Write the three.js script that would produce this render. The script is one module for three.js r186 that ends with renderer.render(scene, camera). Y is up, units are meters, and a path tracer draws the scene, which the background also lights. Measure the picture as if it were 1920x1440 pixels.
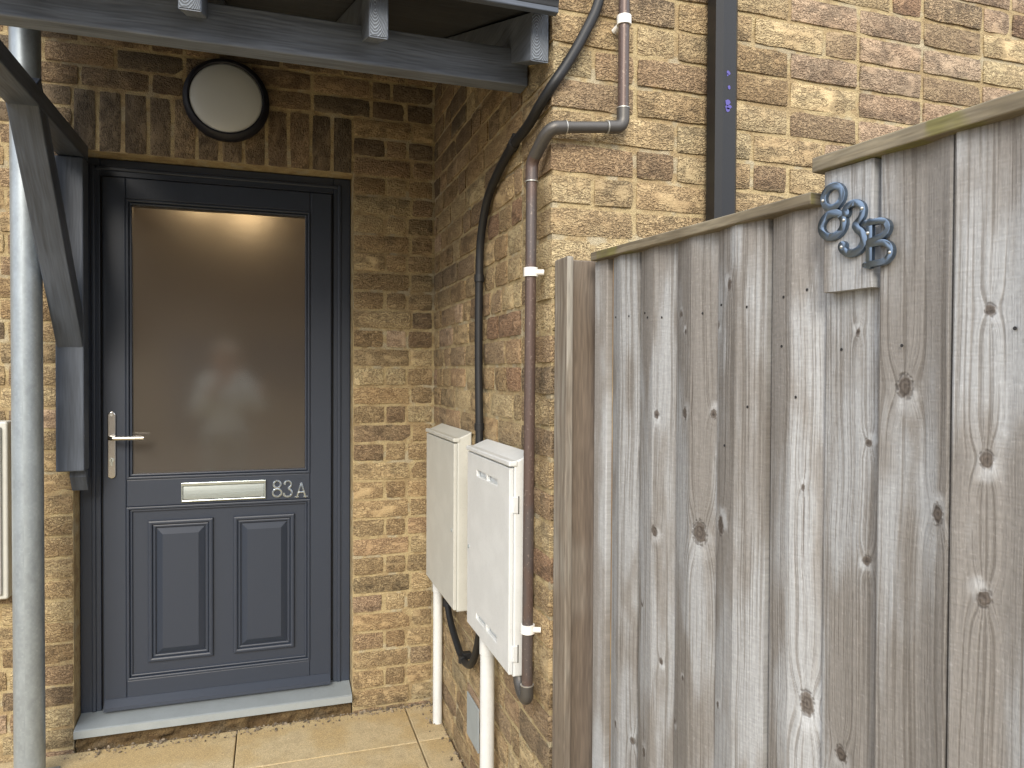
import * as THREE from 'three';
import { mergeGeometries, toCreasedNormals } from 'three/addons/utils/BufferGeometryUtils.js';
import { RoundedBoxGeometry } from 'three/addons/geometries/RoundedBoxGeometry.js';
import { MarchingCubes } from 'three/addons/objects/MarchingCubes.js';

// ---------------------------------------------------------------- camera, sky, sun, exposure
const scene = new THREE.Scene();
const camera = new THREE.PerspectiveCamera(2 * Math.atan(720 / 1365.1) * 180 / Math.PI, 4 / 3, 0.02, 400);
camera.position.set(-0.6174, 1.3584, 2.902);
camera.rotation.order = 'YXZ';
camera.rotation.set(-0.0146, -0.3178, 0.0049);
scene.add(camera);

const renderer = new THREE.WebGLRenderer({ antialias: true });
renderer.setSize(1024, 768);
renderer.toneMapping = THREE.LinearToneMapping;
renderer.toneMappingExposure = 2.35;
renderer.shadowMap.enabled = true;
renderer.shadowMap.type = THREE.PCFSoftShadowMap;

// value noise used by the sky and by every texture
function rng(seed) { let a = seed >>> 0; return () => { a = (a + 0x6D2B79F5) | 0; let t = Math.imul(a ^ (a >>> 15), 1 | a); t = (t + Math.imul(t ^ (t >>> 7), 61 | t)) ^ t; return ((t ^ (t >>> 14)) >>> 0) / 4294967296; }; }
const LAT = (() => { const r = rng(7), a = new Float32Array(65536); for (let i = 0; i < 65536; i++) a[i] = r(); return a; })();
function noise(x, y) {
  const xf = Math.floor(x), yf = Math.floor(y); let u = x - xf, v = y - yf;
  u = u * u * (3 - 2 * u); v = v * v * (3 - 2 * v);
  const x0 = xf & 255, x1 = (xf + 1) & 255, y0 = (yf & 255) << 8, y1 = ((yf + 1) & 255) << 8;
  const a = LAT[y0 | x0], b = LAT[y0 | x1], c = LAT[y1 | x0], d = LAT[y1 | x1];
  return a + (b - a) * u + (c - a) * v + (a - b - c + d) * u * v;
}
const fbm = (x, y, o = 4) => { let s = 0, a = 0.5, t = 0; for (let i = 0; i < o; i++) { s += a * noise(x, y); t += a; a *= 0.5; x = x * 2.03 + 17.3; y = y * 2.01 + 9.1; } return s / t; };
const sstep = (a, b, x) => { const t = Math.min(1, Math.max(0, (x - a) / (b - a))); return t * t * (3 - 2 * t); };
const mix = (a, b, t) => a + (b - a) * t;
const mix3 = (a, b, t) => [mix(a[0], b[0], t), mix(a[1], b[1], t), mix(a[2], b[2], t)];

function overcastSky() {
  const W = 256, H = 128, d = new Float32Array(W * H * 4);
  for (let j = 0; j < H; j++) for (let i = 0; i < W; i++) {
    const el = ((j + 0.5) / H - 0.5) * Math.PI, az = (i / W) * Math.PI * 2, s = Math.max(0, Math.sin(el));
    const cx = Math.cos(az) * Math.cos(el) * 3, cz = Math.sin(az) * Math.cos(el) * 3;
    const cloud = 0.92 + 0.16 * fbm(cx + 40 + s * 2, cz + 40, 3);
    const L = (el > 0 ? 0.62 + 0.5 * s : 0.3) * cloud, k = (j * W + i) * 4;
    d[k] = L * 0.97; d[k + 1] = L; d[k + 2] = L * 1.07; d[k + 3] = 1;
  }
  const t = new THREE.DataTexture(d, W, H, THREE.RGBAFormat, THREE.FloatType);
  t.mapping = THREE.EquirectangularReflectionMapping; t.magFilter = THREE.LinearFilter; t.needsUpdate = true;
  return t;
}
scene.background = overcastSky();
scene.environment = scene.background;
const sun = new THREE.DirectionalLight(0xfff3e0, 1.5);
sun.position.set(-3.6, 6.8, 9.4); sun.target.position.set(0, 1, 0);
sun.castShadow = true; sun.shadow.radius = 50; sun.shadow.mapSize.set(2048, 2048);
Object.assign(sun.shadow.camera, { left: -5, right: 5, top: 5, bottom: -5, near: 0.5, far: 30 });
scene.add(sun, sun.target);

// ---------------------------------------------------------------- textures
function tex(W, H, fn, srgb, repeat) {           // fn(x, y) -> [r, g, b] 0..255 or a number
  const d = new Uint8Array(W * H * 4);
  for (let j = 0; j < H; j++) for (let i = 0; i < W; i++) {
    const c = fn(i, j), k = (j * W + i) * 4;
    if (typeof c === 'number') d[k] = d[k + 1] = d[k + 2] = c < 0 ? 0 : c > 255 ? 255 : c;
    else for (let q = 0; q < 3; q++) d[k + q] = c[q] < 0 ? 0 : c[q] > 255 ? 255 : c[q];
    d[k + 3] = 255;
  }
  return dataTex(d, W, H, srgb, repeat);
}
function dataTex(d, W, H, srgb, repeat) {
  const t = new THREE.DataTexture(d, W, H, THREE.RGBAFormat);
  t.magFilter = THREE.LinearFilter; t.minFilter = THREE.LinearMipmapLinearFilter; t.generateMipmaps = true;
  if (srgb) t.colorSpace = THREE.SRGBColorSpace;
  if (repeat) { t.wrapS = t.wrapT = THREE.MirroredRepeatWrapping; t.repeat.set(repeat, repeat); }
  t.needsUpdate = true; return t;
}

// brick faces: 8 x 25 cells of 256 x 80 pixels, one brick face (215 x 67 mm) each
const CELL_W = 256, CELL_H = 80, MM = 256 / 215;
const TONES = {                                   // [first cell, count, skin, body, tear]
  buff: [0, 56, [196, 173, 133], [172, 147, 111], 0.6],
  brown: [56, 40, [182, 159, 126], [163, 139, 110], 0.65],
  cream: [96, 32, [210, 192, 151], [190, 168, 130], 0.55],
  pink: [128, 24, [198, 174, 146], [182, 156, 129], 0.4],
  red: [152, 16, [174, 145, 116], [156, 126, 100], 0.65],
  umber: [168, 32, [144, 127, 104], [118, 103, 84], 0.45],
};
const MORTAR = [200, 181, 139];
const [brickColor, brickBump] = (() => {
  const W = 2048, H = 2000, col = new Uint8Array(W * H * 4), bmp = new Uint8Array(W * H * 4), r = rng(31);
  for (const [first, count, skin, body, tear] of Object.values(TONES)) for (let n = first; n < first + count; n++) {
    const cx = (n % 8) * CELL_W, cy = Math.floor(n / 8) * CELL_H, ox = r() * 200, oy = r() * 200;
    const tone = 0.93 + 0.15 * r(), warm = (r() - 0.5) * 10, rough = tear * (0.6 + 0.8 * r()), smear = 0.25 + 0.5 * r(), swap = r() * 0.35;
    const patch = r() < 0.4 ? 0.5 : 0.75;
    for (let j = 0; j < CELL_H; j++) for (let i = 0; i < CELL_W; i++) {
      const x = i / MM, y = j / MM;
      const wx = x + 9 * (noise(x * 0.05 + ox, y * 0.09 + oy) - 0.5), wy = y + 7 * (noise(x * 0.045 + oy, y * 0.08 + ox) - 0.5) + 3 * noise(x * 0.14 + ox, y * 0.1);
      const big = fbm(x * 0.018 + ox, y * 0.035 + oy, 3);
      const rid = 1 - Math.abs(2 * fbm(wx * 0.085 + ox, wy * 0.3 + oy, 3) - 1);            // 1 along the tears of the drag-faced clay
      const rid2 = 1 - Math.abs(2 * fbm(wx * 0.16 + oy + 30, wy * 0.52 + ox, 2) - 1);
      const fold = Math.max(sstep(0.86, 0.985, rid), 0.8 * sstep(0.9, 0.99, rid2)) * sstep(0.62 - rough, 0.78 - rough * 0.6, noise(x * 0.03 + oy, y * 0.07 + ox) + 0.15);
      const pit = sstep(0.74, 0.86, noise(x * 0.33 + ox, y * 0.36 + oy));
      const grain = noise(x * 0.85 + ox, y * 0.85 + oy);
      const dirt = sstep(patch, patch + 0.2, fbm(x * 0.025 + oy * 2, y * 0.04 + ox, 3));
      let t = Math.min(1, swap + sstep(0.42, 0.66, big) * 0.55 + fold * 0.75 + pit * 0.25);
      let c = mix3(skin, body, t); c = mix3(c, [body[0] * 0.62, body[1] * 0.6, body[2] * 0.6], Math.max(0, fold - 0.3) * 0.85);  // tears go darker than the clay: crevice shade painted into the colour
      const edge = Math.min(x, 215 - x, y, 67 - y), sm = sstep(0, 1, smear + 0.6 * noise(x * 0.09 + oy, y * 0.12 + ox) - 0.45 - edge * 0.055);
      c = mix3(c, MORTAR, sm * 0.85);
      const g = tone * (0.9 + 0.2 * grain) * (1 - 0.16 * dirt);
      const k = ((cy + j) * W + cx + i) * 4;
      col[k] = Math.min(255, c[0] * g + warm); col[k + 1] = Math.min(255, c[1] * g + warm * 0.4); col[k + 2] = Math.min(255, c[2] * g); col[k + 3] = 255;
      const h = 150 + (big - 0.5) * 90 + (grain - 0.5) * 26 - fold * 105 * (0.5 + rough) - pit * 34 + (fbm(wx * 0.08 + oy, wy * 0.22 + ox, 2) - 0.5) * 90 * rough;
      bmp[k] = bmp[k + 1] = bmp[k + 2] = Math.max(0, Math.min(255, h)); bmp[k + 3] = 255;
    }
  }
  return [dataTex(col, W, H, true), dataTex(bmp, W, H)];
})();
const mortarColor = tex(1024, 1024, (i, j) => {
  const a = fbm(i * 0.02, j * 0.02, 4), g = noise(i * 0.5, j * 0.5), p = sstep(0.6, 0.75, fbm(i * 0.011 + 60, j * 0.011 + 30, 3));
  const c = mix3(mix3(MORTAR, [178, 156, 118], sstep(0.4, 0.7, a)), [196, 187, 163], p * 0.7), m = 0.84 + 0.26 * g;
  return [c[0] * m, c[1] * m, c[2] * m];
}, true, 1.6);
const mortarBump = tex(1024, 1024, (i, j) => 120 + (fbm(i * 0.03, j * 0.05, 4) - 0.5) * 170 + (noise(i * 0.4, j * 0.4) - 0.5) * 70, false, 1.6);

// fence wood: 16 boards of 128 mm, side by side, 1750 mm tall; knots where the boards have them [board, mm across, mm up, radius mm]
const BOARD_EDGES = [-0.02, 0.042, 0.141, 0.264, 0.381, 0.499, 0.609, 0.7105, 0.8125, 0.922, 1.035, 1.15, 1.265, 1.38, 1.5, 1.62];
const KNOTS = [];
for (const [s, y, r] of [[0.213, 1.278, 6], [0.301, 1.286, 7], [0.372, 1.288, 6], [0.21, 1.047, 7], [0.345, 1.072, 14], [0.398, 1.095, 10], [0.585, 0.859, 12], [0.689, 1.265, 4], [0.688, 1.102, 5],
  [0.854, 1.259, 7], [0.854, 1.097, 7], [0.856, 1.435, 5], [0.796, 1.186, 8], [0.748, 1.343, 10], [0.671, 1.418, 4], [0.575, 1.187, 3.5], [0.301, 1.437, 3.5], [0.385, 1.444, 4], [0.283, 1.471, 4.5], [0.161, 0.887, 3], [0.229, 0.795, 4],
  [0.301, 0.791, 3], [0.394, 0.779, 4], [0.27, 0.695, 4], [0.131, 0.594, 5], [0.174, 0.59, 7], [0.078, 0.608, 5], [0.65, 0.814, 8], [0.42, 1.512, 6], [0.95, 1.2, 7], [1.1, 1.0, 7]]) {
  let b = 0; while (b < BOARD_EDGES.length - 2 && s > BOARD_EDGES[b + 1]) b++;
  KNOTS.push([b, (s - BOARD_EDGES[b]) * 1000, y * 1000, r]);
}
const [fenceColor, fenceBump] = (() => {
  const W = 2048, H = 2048, col = new Uint8Array(W * H * 4), bmp = new Uint8Array(W * H * 4), r = rng(91);
  for (let b = 0; b < 16; b++) {
    const ox = r() * 150, oy = r() * 150, tone = 0.93 + 0.14 * r(), freq = 0.3 + 0.25 * r(), bias = (r() - 0.5) * 0.16, list = KNOTS.filter(k => k[0] === b);
    const plain = b === 0;
    for (let j = 0; j < H; j++) {
      const y = j * 1750 / H;
      const near = list.filter(k => Math.abs(k[2] - y) < k[3] * 9 + 20);
      for (let i = 0; i < 128; i++) {
        const x = i; let xw = x + 9 * (noise(y * 0.004 + ox, b + 0.5) - 0.5) + 5 * (noise(x * 0.03 + ox, y * 0.009) - 0.5), core = 0, ring = 0, halo = 0, dark = 0;
        for (const k of near) {
          const dx = x - k[1], dy = y - k[2], R = k[3];
          const ax = 0.7 + 0.5 * noise(k[1] * 0.71, k[2] * 0.31), hx = (noise(k[2] * 0.17, k[1]) - 0.5) * 2.6, hy = noise(k[2] * 0.23, k[1] * 0.4) < 0.55 ? 1.3 : -1.1;
          const d = Math.hypot(dx * ax, dy * (0.95 - 0.3 * ax) + dx * 0.25 * hx) + 0.4 * (fbm(x * 0.2 + k[2], y * 0.2, 2) - 0.5) * R, q = d / R;
          xw += Math.sign(dx) * R * 1.5 * Math.exp(-(dx * dx / (R * R * 7) + dy * dy / (R * R * 16))) * Math.min(1, Math.abs(dx) / R);
          core = Math.max(core, 1 - sstep(0.7, 1.05, q));
          ring = Math.max(ring, Math.exp(-((q - 1.05) * (q - 1.05)) / 0.02) * sstep(0.3, 0.6, noise(x * 0.3 + k[1], y * 0.3)));
          const ex = (dx - hx * R) / R, ey = (dy + hy * R) / R;
          halo = Math.max(halo, (0.3 + 0.7 * noise(k[1] * 0.37, k[2] * 0.13)) * sstep(0.3, 0.95, Math.exp(-(ex * ex / 6 + ey * ey / 9)) * (0.5 + 1.0 * fbm(x * 0.1 + ox, y * 0.06, 3))) * (1 - core));
          if (q < 1) dark = Math.max(dark, 0.3 + 0.35 * Math.sin(q * R * 1.1 + 1) + 0.5 * sstep(0.62, 0.8, noise(x * 0.13 + k[2], y * 0.22)));
        }
        const g1 = fbm(xw * freq + ox, y * 0.0028 + oy, 3), g2 = noise(xw * 1.1 + ox, y * 0.012 + oy), g3 = noise(xw * 0.09 + oy, y * 0.0015 + ox), fib = noise(x * 2.1 + oy, y * 0.16 + ox);
        const line = plain ? 0.25 * sstep(0.55, 0.75, g1) : sstep(0.5, 0.72, g1);
        const patch = sstep(0.36, 0.62, fbm(x * 0.017 + ox, y * 0.0042 + oy, 4) + bias + 0.1 * (g3 - 0.5));
        let c = mix3([180, 178, 175], [146, 138, 129], patch * 0.92);
        c = mix3(c, [116, 108, 99], line * (0.5 + 0.25 * patch));
        c = mix3(c, [214, 213, 211], halo * 0.8);
        c = mix3(c, [98, 86, 76], core * 0.8); c = mix3(c, [52, 45, 40], Math.max(ring * 0.55 * (1 - halo * 0.6), core * dark * 0.6));
        const crack = sstep(0.93, 0.985, noise(xw * 0.22 + 77 + ox, y * 0.0022 + b * 3.7)) * (plain ? 0 : 1);
        c = mix3(c, [92, 80, 70], crack * 0.6);
        const spk = sstep(0.86, 0.95, noise(x * 0.45 + ox, y * 0.3 + oy)) * 14;
        const saw = noise(x * 0.12 + ox, y * 0.42), m = tone * (0.87 + 0.13 * g2 + 0.09 * fib + 0.06 * saw), kk = (j * W + b * 128 + i) * 4;
        col[kk] = Math.min(255, c[0] * m + spk); col[kk + 1] = Math.min(255, c[1] * m + spk); col[kk + 2] = Math.min(255, c[2] * m + spk); col[kk + 3] = 255;
        const h = 150 - line * 34 + (g2 - 0.5) * 34 + (fib - 0.5) * 24 - crack * 90 + (saw - 0.5) * 22 + halo * 20 - ring * 40 - core * dark * 40;
        bmp[kk] = bmp[kk + 1] = bmp[kk + 2] = Math.max(0, Math.min(255, h)); bmp[kk + 3] = 255;
      }
    }
  }
  return [dataTex(col, W, H, true), dataTex(bmp, W, H)];
})();
// planed timber (grain along v): colour variation and relief
const timberTone = tex(512, 1024, (i, j) => {
  const w = i + 5 * (noise(j * 0.01, 3.3) - 0.5), g = fbm(w * 0.12, j * 0.004, 3), f = noise(w * 0.7, j * 0.02), k = fbm(i * 0.01, j * 0.008, 3);
  return 205 + (g - 0.5) * 60 + (f - 0.5) * 40 + (k - 0.5) * 50;
}, true, 1);
const timberBump = tex(512, 1024, (i, j) => { const w = i + 5 * (noise(j * 0.01, 3.3) - 0.5); return 130 + (fbm(w * 0.12, j * 0.004, 3) - 0.5) * 130 + (noise(w * 0.7, j * 0.02) - 0.5) * 80; }, false, 1);
const oldTimber = tex(512, 1024, (i, j) => {
  const w = i + 10 * (noise(j * 0.008, 8.3) - 0.5), g = sstep(0.45, 0.75, fbm(w * 0.22 + 30, j * 0.0022, 3)), f = noise(w * 0.9, j * 0.03), p = sstep(0.35, 0.7, fbm(i * 0.012 + 9, j * 0.004, 4));
  const c = mix3(mix3([166, 160, 152], [140, 127, 114], p), [104, 92, 82], g * 0.5), m = 0.9 + 0.2 * f; return [c[0] * m, c[1] * m, c[2] * m];
}, true, 1);
const capWood = tex(512, 1024, (i, j) => {
  const w = i + 8 * (noise(j * 0.008, 5.3) - 0.5), g = sstep(0.45, 0.75, fbm(w * 0.25 + 80, j * 0.0025, 3)), f = noise(w * 0.9, j * 0.04), p = sstep(0.35, 0.7, fbm(i * 0.012 + 40, j * 0.006, 4)), alga = 0.8 * sstep(0.64, 0.76, fbm(i * 0.02 + 11, j * 0.012 + 5, 4));
  const c = mix3(mix3(mix3([160, 150, 130], [128, 117, 98], p), [98, 88, 74], g * 0.55), [132, 130, 62], alga * 0.75), m = 0.88 + 0.24 * f; return [c[0] * m, c[1] * m, c[2] * m];
}, true, 1);
const endGrain = tex(256, 256, (i, j) => { const d = Math.hypot(i - 70, j - 150) + 8 * noise(i * 0.03, j * 0.03); return 190 + 46 * Math.sin(d * 0.36) + 24 * (noise(i * 0.4, j * 0.4) - 0.5); }, true);
const endGrainBump = tex(256, 256, (i, j) => { const d = Math.hypot(i - 70, j - 150) + 8 * noise(i * 0.03, j * 0.03); return 128 + 80 * Math.sin(d * 0.36) + 40 * (noise(i * 0.4, j * 0.4) - 0.5); });
const slabColor = tex(1024, 1024, (i, j) => {
  const g = noise(i * 0.9, j * 0.9), m = noise(i * 0.35, j * 0.35), b = fbm(i * 0.006 + 3, j * 0.006, 4), s = sstep(0.55, 0.7, fbm(i * 0.02 + 50, j * 0.02, 4));
  const c = mix3(mix3([206, 188, 150], [198, 174, 128], sstep(0.35, 0.75, b)), [178, 160, 126], s * 0.3), k = 0.74 + 0.32 * g + 0.2 * m;
  return [c[0] * k, c[1] * k, c[2] * k];
}, true, 1.3);
const slabBump = tex(1024, 1024, (i, j) => 130 + (noise(i * 0.6, j * 0.6) - 0.5) * 120 + (fbm(i * 0.05, j * 0.05, 3) - 0.5) * 80, false, 1.3);
const grime = tex(512, 512, (i, j) => { const a = fbm(i * 0.02, j * 0.02, 4), s = sstep(0.68, 0.8, noise(i * 0.35, j * 0.35)) * 0.5; return 246 - 7 * sstep(0.3, 0.8, a) - 10 * s; }, true, 2);
const galvTone = tex(512, 512, (i, j) => { const a = fbm(i * 0.035, j * 0.02, 4), b = noise(i * 0.16, j * 0.11), s = sstep(0.8, 0.92, noise(i * 0.3 + 5, j * 0.3)); return 226 + (a - 0.5) * 34 + (b - 0.5) * 12 + s * 12; }, true, 2);
const stippleBump = tex(1024, 1024, (i, j) => 128 + (noise(i * 0.3, j * 0.3) - 0.5) * 130 + (noise(i * 0.12 + 9, j * 0.12) - 0.5) * 120, false, 1.3);
const woodgrainBump = tex(512, 512, (i, j) => 128 + (fbm(i * 0.25, j * 0.012, 3) - 0.5) * 120, false, 3);
const copperTone = tex(512, 512, (i, j) => { const a = sstep(0.42, 0.66, fbm(i * 0.03, j * 0.008, 4)), s = sstep(0.84, 0.93, noise(i * 0.3 + 5, j * 0.22)), c = mix3([88, 81, 80], [93, 78, 73], a), d = mix3(c, [150, 138, 128], s * 0.5); return d; }, true, 2);

// ---------------------------------------------------------------- materials
const std = (o) => new THREE.MeshStandardMaterial(o), phys = (o) => new THREE.MeshPhysicalMaterial(o), rgb = (r, g, b) => new THREE.Color().setRGB(r, g, b);
const M = {
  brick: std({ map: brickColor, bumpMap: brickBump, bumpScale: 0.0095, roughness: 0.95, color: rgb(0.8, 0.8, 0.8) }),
  mortar: std({ map: mortarColor, bumpMap: mortarBump, bumpScale: 0.006, roughness: 0.98, color: rgb(0.78, 0.78, 0.78) }),
  fence: std({ map: fenceColor, bumpMap: fenceBump, bumpScale: 0.0026, roughness: 0.7, color: rgb(0.68, 0.722, 0.78) }),
  capTimber: std({ color: rgb(0.56, 0.56, 0.54), map: capWood, bumpMap: timberBump, bumpScale: 0.0018, roughness: 0.85 }),
  oldTimber: std({ color: rgb(0.7, 0.715, 0.7), map: oldTimber, bumpMap: timberBump, bumpScale: 0.0018, roughness: 0.85 }),
  beamPaint: std({ color: rgb(0.2, 0.235, 0.295), map: timberTone, bumpMap: timberBump, bumpScale: 0.0026, roughness: 0.5 }),
  paint: std({ color: rgb(0.105, 0.13, 0.175), map: timberTone, bumpMap: timberBump, bumpScale: 0.0016, roughness: 0.5 }),
  paintEnd: std({ color: rgb(0.26, 0.3, 0.355), map: endGrain, bumpMap: endGrainBump, bumpScale: 0.002, roughness: 0.6 }),
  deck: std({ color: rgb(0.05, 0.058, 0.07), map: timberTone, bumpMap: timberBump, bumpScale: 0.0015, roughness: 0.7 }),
  felt: std({ color: rgb(0.07, 0.085, 0.095), bumpMap: slabBump, bumpScale: 0.002, roughness: 0.95 }),
  door: phys({ color: rgb(0.028, 0.037, 0.057), bumpMap: woodgrainBump, bumpScale: 0.00025, roughness: 0.42 }),
  seal: std({ color: rgb(0.012, 0.012, 0.014), roughness: 0.7 }),
  steel: std({ color: rgb(0.72, 0.7, 0.67), metalness: 1, roughness: 0.22, map: grime }),
  brushed: std({ color: rgb(0.72, 0.79, 0.77), metalness: 1, roughness: 0.26 }),
  chrome: std({ color: rgb(0.5, 0.57, 0.65), metalness: 1, roughness: 0.24 }),
  blueSteel: std({ color: rgb(0.19, 0.25, 0.33), metalness: 1, roughness: 0.3 }),
  sill: std({ color: rgb(0.4, 0.45, 0.48), metalness: 0.35, roughness: 0.5, map: grime }),
  galv: std({ color: rgb(0.42, 0.48, 0.53), metalness: 0.6, roughness: 0.46, map: galvTone }),
  white: std({ color: rgb(0.74, 0.77, 0.78), roughness: 0.42, map: grime }),
  cream: std({ color: rgb(0.61, 0.62, 0.58), roughness: 0.45, map: grime }),
  clip: std({ color: rgb(0.8, 0.8, 0.78), roughness: 0.4 }),
  black: std({ color: rgb(0.01, 0.011, 0.013), roughness: 0.5 }),
  blackPaint: std({ color: rgb(0.008, 0.009, 0.011), roughness: 0.42, bumpMap: grime, bumpScale: 0.0008 }),
  purple: std({ color: rgb(0.09, 0.08, 0.32), roughness: 0.6 }),
  copper: std({ map: copperTone, metalness: 0.3, roughness: 0.42 }),
  bronze: std({ color: rgb(0.11, 0.105, 0.1), metalness: 0.5, roughness: 0.45, map: grime }),
  solder: std({ color: rgb(0.5, 0.5, 0.47), metalness: 0.7, roughness: 0.4 }),
  diffuser: phys({ color: rgb(0.5, 0.53, 0.54), roughness: 0.35 }),
  lampRing: std({ color: rgb(0.004, 0.005, 0.012), roughness: 0.55 }),
  slab: std({ map: slabColor, bumpMap: slabBump, bumpScale: 0.0022, roughness: 0.96, color: rgb(0.8, 0.8, 0.8) }),
  plate: std({ color: rgb(0.36, 0.41, 0.43), roughness: 0.6, map: grime }),
  rubble: std({ color: rgb(0.34, 0.29, 0.24), map: mortarColor, roughness: 1, bumpMap: mortarBump, bumpScale: 0.02 }),
  soil: std({ color: rgb(0.09, 0.07, 0.05), roughness: 1, bumpMap: slabBump, bumpScale: 0.01 }),
  plaster: std({ color: rgb(0.42, 0.32, 0.24), roughness: 0.95 }),
  glassFront: phys({ color: rgb(0.6, 0.55, 0.48), transmission: 0.9, thickness: 0.006, ior: 1.85, roughness: 0.07, bumpMap: stippleBump, bumpScale: 0.00007 }),
  glassBack: phys({ color: rgb(0.96, 0.93, 0.9), transmission: 1, thickness: 0.006, ior: 1.5, roughness: 0.34 }),
};

// ---------------------------------------------------------------- helpers
const counts = {};
function numbered(n) { counts[n] = (counts[n] ?? -1) + 1; return counts[n] ? `${n}_${String(counts[n]).padStart(3, '0')}` : n; }
function tag(o, label, category, group, kind) { if (label) o.userData.label = label; if (category) o.userData.category = category; if (group) o.userData.group = group; if (kind) o.userData.kind = kind; return o; }
function thing(name, label, category, [x, y, z] = [0, 0, 0], group) { const o = new THREE.Group(); o.name = numbered(name); o.position.set(x, y, z); scene.add(o); return tag(o, label, category, group); }
function part(name, geo, mat, parent, label) { const m = new THREE.Mesh(geo, mat); m.name = parent === scene ? numbered(name) : name; m.castShadow = m.receiveShadow = true; if (label) m.userData.label = label; parent.add(m); return m; }
function structure(name, geo, mat) { return tag(part(name, geo, mat, scene), null, null, null, 'structure'); }
// texture coordinates in metres, by the way each face points; along = axis that the grain (v) follows
function boxUV(g, along = 'y', shift = 0, scale = 1) {
  g = g.index ? g.toNonIndexed() : g; const p = g.attributes.position, n = g.attributes.normal, uv = new Float32Array(p.count * 2), A = 'xyz'.indexOf(along);
  for (let i = 0; i < p.count; i += 3) {
    const N = [0, 0, 0]; for (let k = 0; k < 3; k++) { N[0] += Math.abs(n.getX(i + k)); N[1] += Math.abs(n.getY(i + k)); N[2] += Math.abs(n.getZ(i + k)); }
    const m = N.indexOf(Math.max(...N)), rest = [0, 1, 2].filter(a => a !== m); let va = rest.includes(A) ? A : rest[1], ua = rest.find(a => a !== va);
    for (let k = 0; k < 3; k++) { const q = [p.getX(i + k), p.getY(i + k), p.getZ(i + k)]; uv[(i + k) * 2] = q[ua] * scale + shift; uv[(i + k) * 2 + 1] = q[va] * scale + shift * 0.37; }
  }
  g.setAttribute('uv', new THREE.BufferAttribute(uv, 2)); return g;
}
// rounded box between two corners
function rbox(x0, y0, z0, x1, y1, z1, r = 0.003, along = 'y', shift = 0) {
  const w = x1 - x0, h = y1 - y0, d = z1 - z0;
  const g = new RoundedBoxGeometry(w, h, d, 2, Math.min(r, w / 2.1, h / 2.1, d / 2.1)); g.translate((x0 + x1) / 2, (y0 + y1) / 2, (z0 + z1) / 2);
  return boxUV(g, along, shift);
}
const plainBox = (x0, y0, z0, x1, y1, z1, along = 'y', shift = 0) => { const g = new THREE.BoxGeometry(x1 - x0, y1 - y0, z1 - z0); g.translate((x0 + x1) / 2, (y0 + y1) / 2, (z0 + z1) / 2); return boxUV(g, along, shift); };
function rectShape(x0, y0, x1, y1, holes = []) {
  const s = new THREE.Shape(); s.moveTo(x0, y0); s.lineTo(x1, y0); s.lineTo(x1, y1); s.lineTo(x0, y1); s.closePath();
  for (const [a, b, c, d] of holes) { const h = new THREE.Path(); h.moveTo(a, b); h.lineTo(a, d); h.lineTo(c, d); h.lineTo(c, b); h.closePath(); s.holes.push(h); }
  return s;
}
// shape pushed out along z from z0 to z1, front edges chamfered by bevel
function push(shape, z0, z1, bevel = 0, along = 'y', bevelDepth = bevel, steps = 2) {
  const g = new THREE.ExtrudeGeometry(shape, { depth: z1 - z0 - 2 * bevelDepth, bevelEnabled: bevel > 0, bevelSize: bevel, bevelThickness: bevelDepth, bevelOffset: -bevel, bevelSegments: steps, curveSegments: 10 });
  g.translate(0, 0, z0 + bevelDepth); return boxUV(g, along);
}
const ring = (o, i, z0, z1, bevel, bd) => push(rectShape(o[0], o[1], o[2], o[3], [i]), z0, z1, bevel, 'y', bd);
const V = (x, y, z) => new THREE.Vector3(x, y, z);
function bend(points, r) {                       // straight runs with rounded corners
  const path = new THREE.CurvePath(), P = points.map(p => V(...p)); let last = P[0];
  for (let i = 1; i < P.length - 1; i++) {
    const a = P[i].clone().add(P[i - 1].clone().sub(P[i]).setLength(Math.min(r, P[i].distanceTo(P[i - 1]) * 0.49))), b = P[i].clone().add(P[i + 1].clone().sub(P[i]).setLength(Math.min(r, P[i].distanceTo(P[i + 1]) * 0.49)));
    path.add(new THREE.LineCurve3(last, a)); path.add(new THREE.QuadraticBezierCurve3(a, P[i], b)); last = b;
  }
  path.add(new THREE.LineCurve3(last, P[P.length - 1])); return path;
}
const tube = (curve, r, seg = 48, rad = 14, closed = false) => { const g = new THREE.TubeGeometry(curve, seg, r, rad, closed), uv = g.attributes.uv, L = curve.getLength(); for (let i = 0; i < uv.count; i++) uv.setXY(i, uv.getY(i) * r * 6.28, uv.getX(i) * L); return g; };
const smooth = (pts) => new THREE.CatmullRomCurve3(pts.map(p => V(...p)), false, 'centripetal');
function rod(a, b, r, rad = 16) { return capped(tube(new THREE.LineCurve3(V(...a), V(...b)), r, 1, rad), a, b, r, rad); }
function capped(g, a, b, r, rad) {
  const list = [g.toNonIndexed()], d = V(...b).sub(V(...a)).normalize();
  for (const [p, s] of [[a, -1], [b, 1]]) { const c = new THREE.CircleGeometry(r, rad); c.applyQuaternion(new THREE.Quaternion().setFromUnitVectors(V(0, 0, 1), d.clone().multiplyScalar(s))); c.translate(...p); list.push(c.toNonIndexed()); }
  return mergeGeometries(list);
}
const merge = (l) => mergeGeometries(l.map(g => g.index ? g.toNonIndexed() : g));

// ---------------------------------------------------------------- bricks
const rb = rng(2024);
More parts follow.
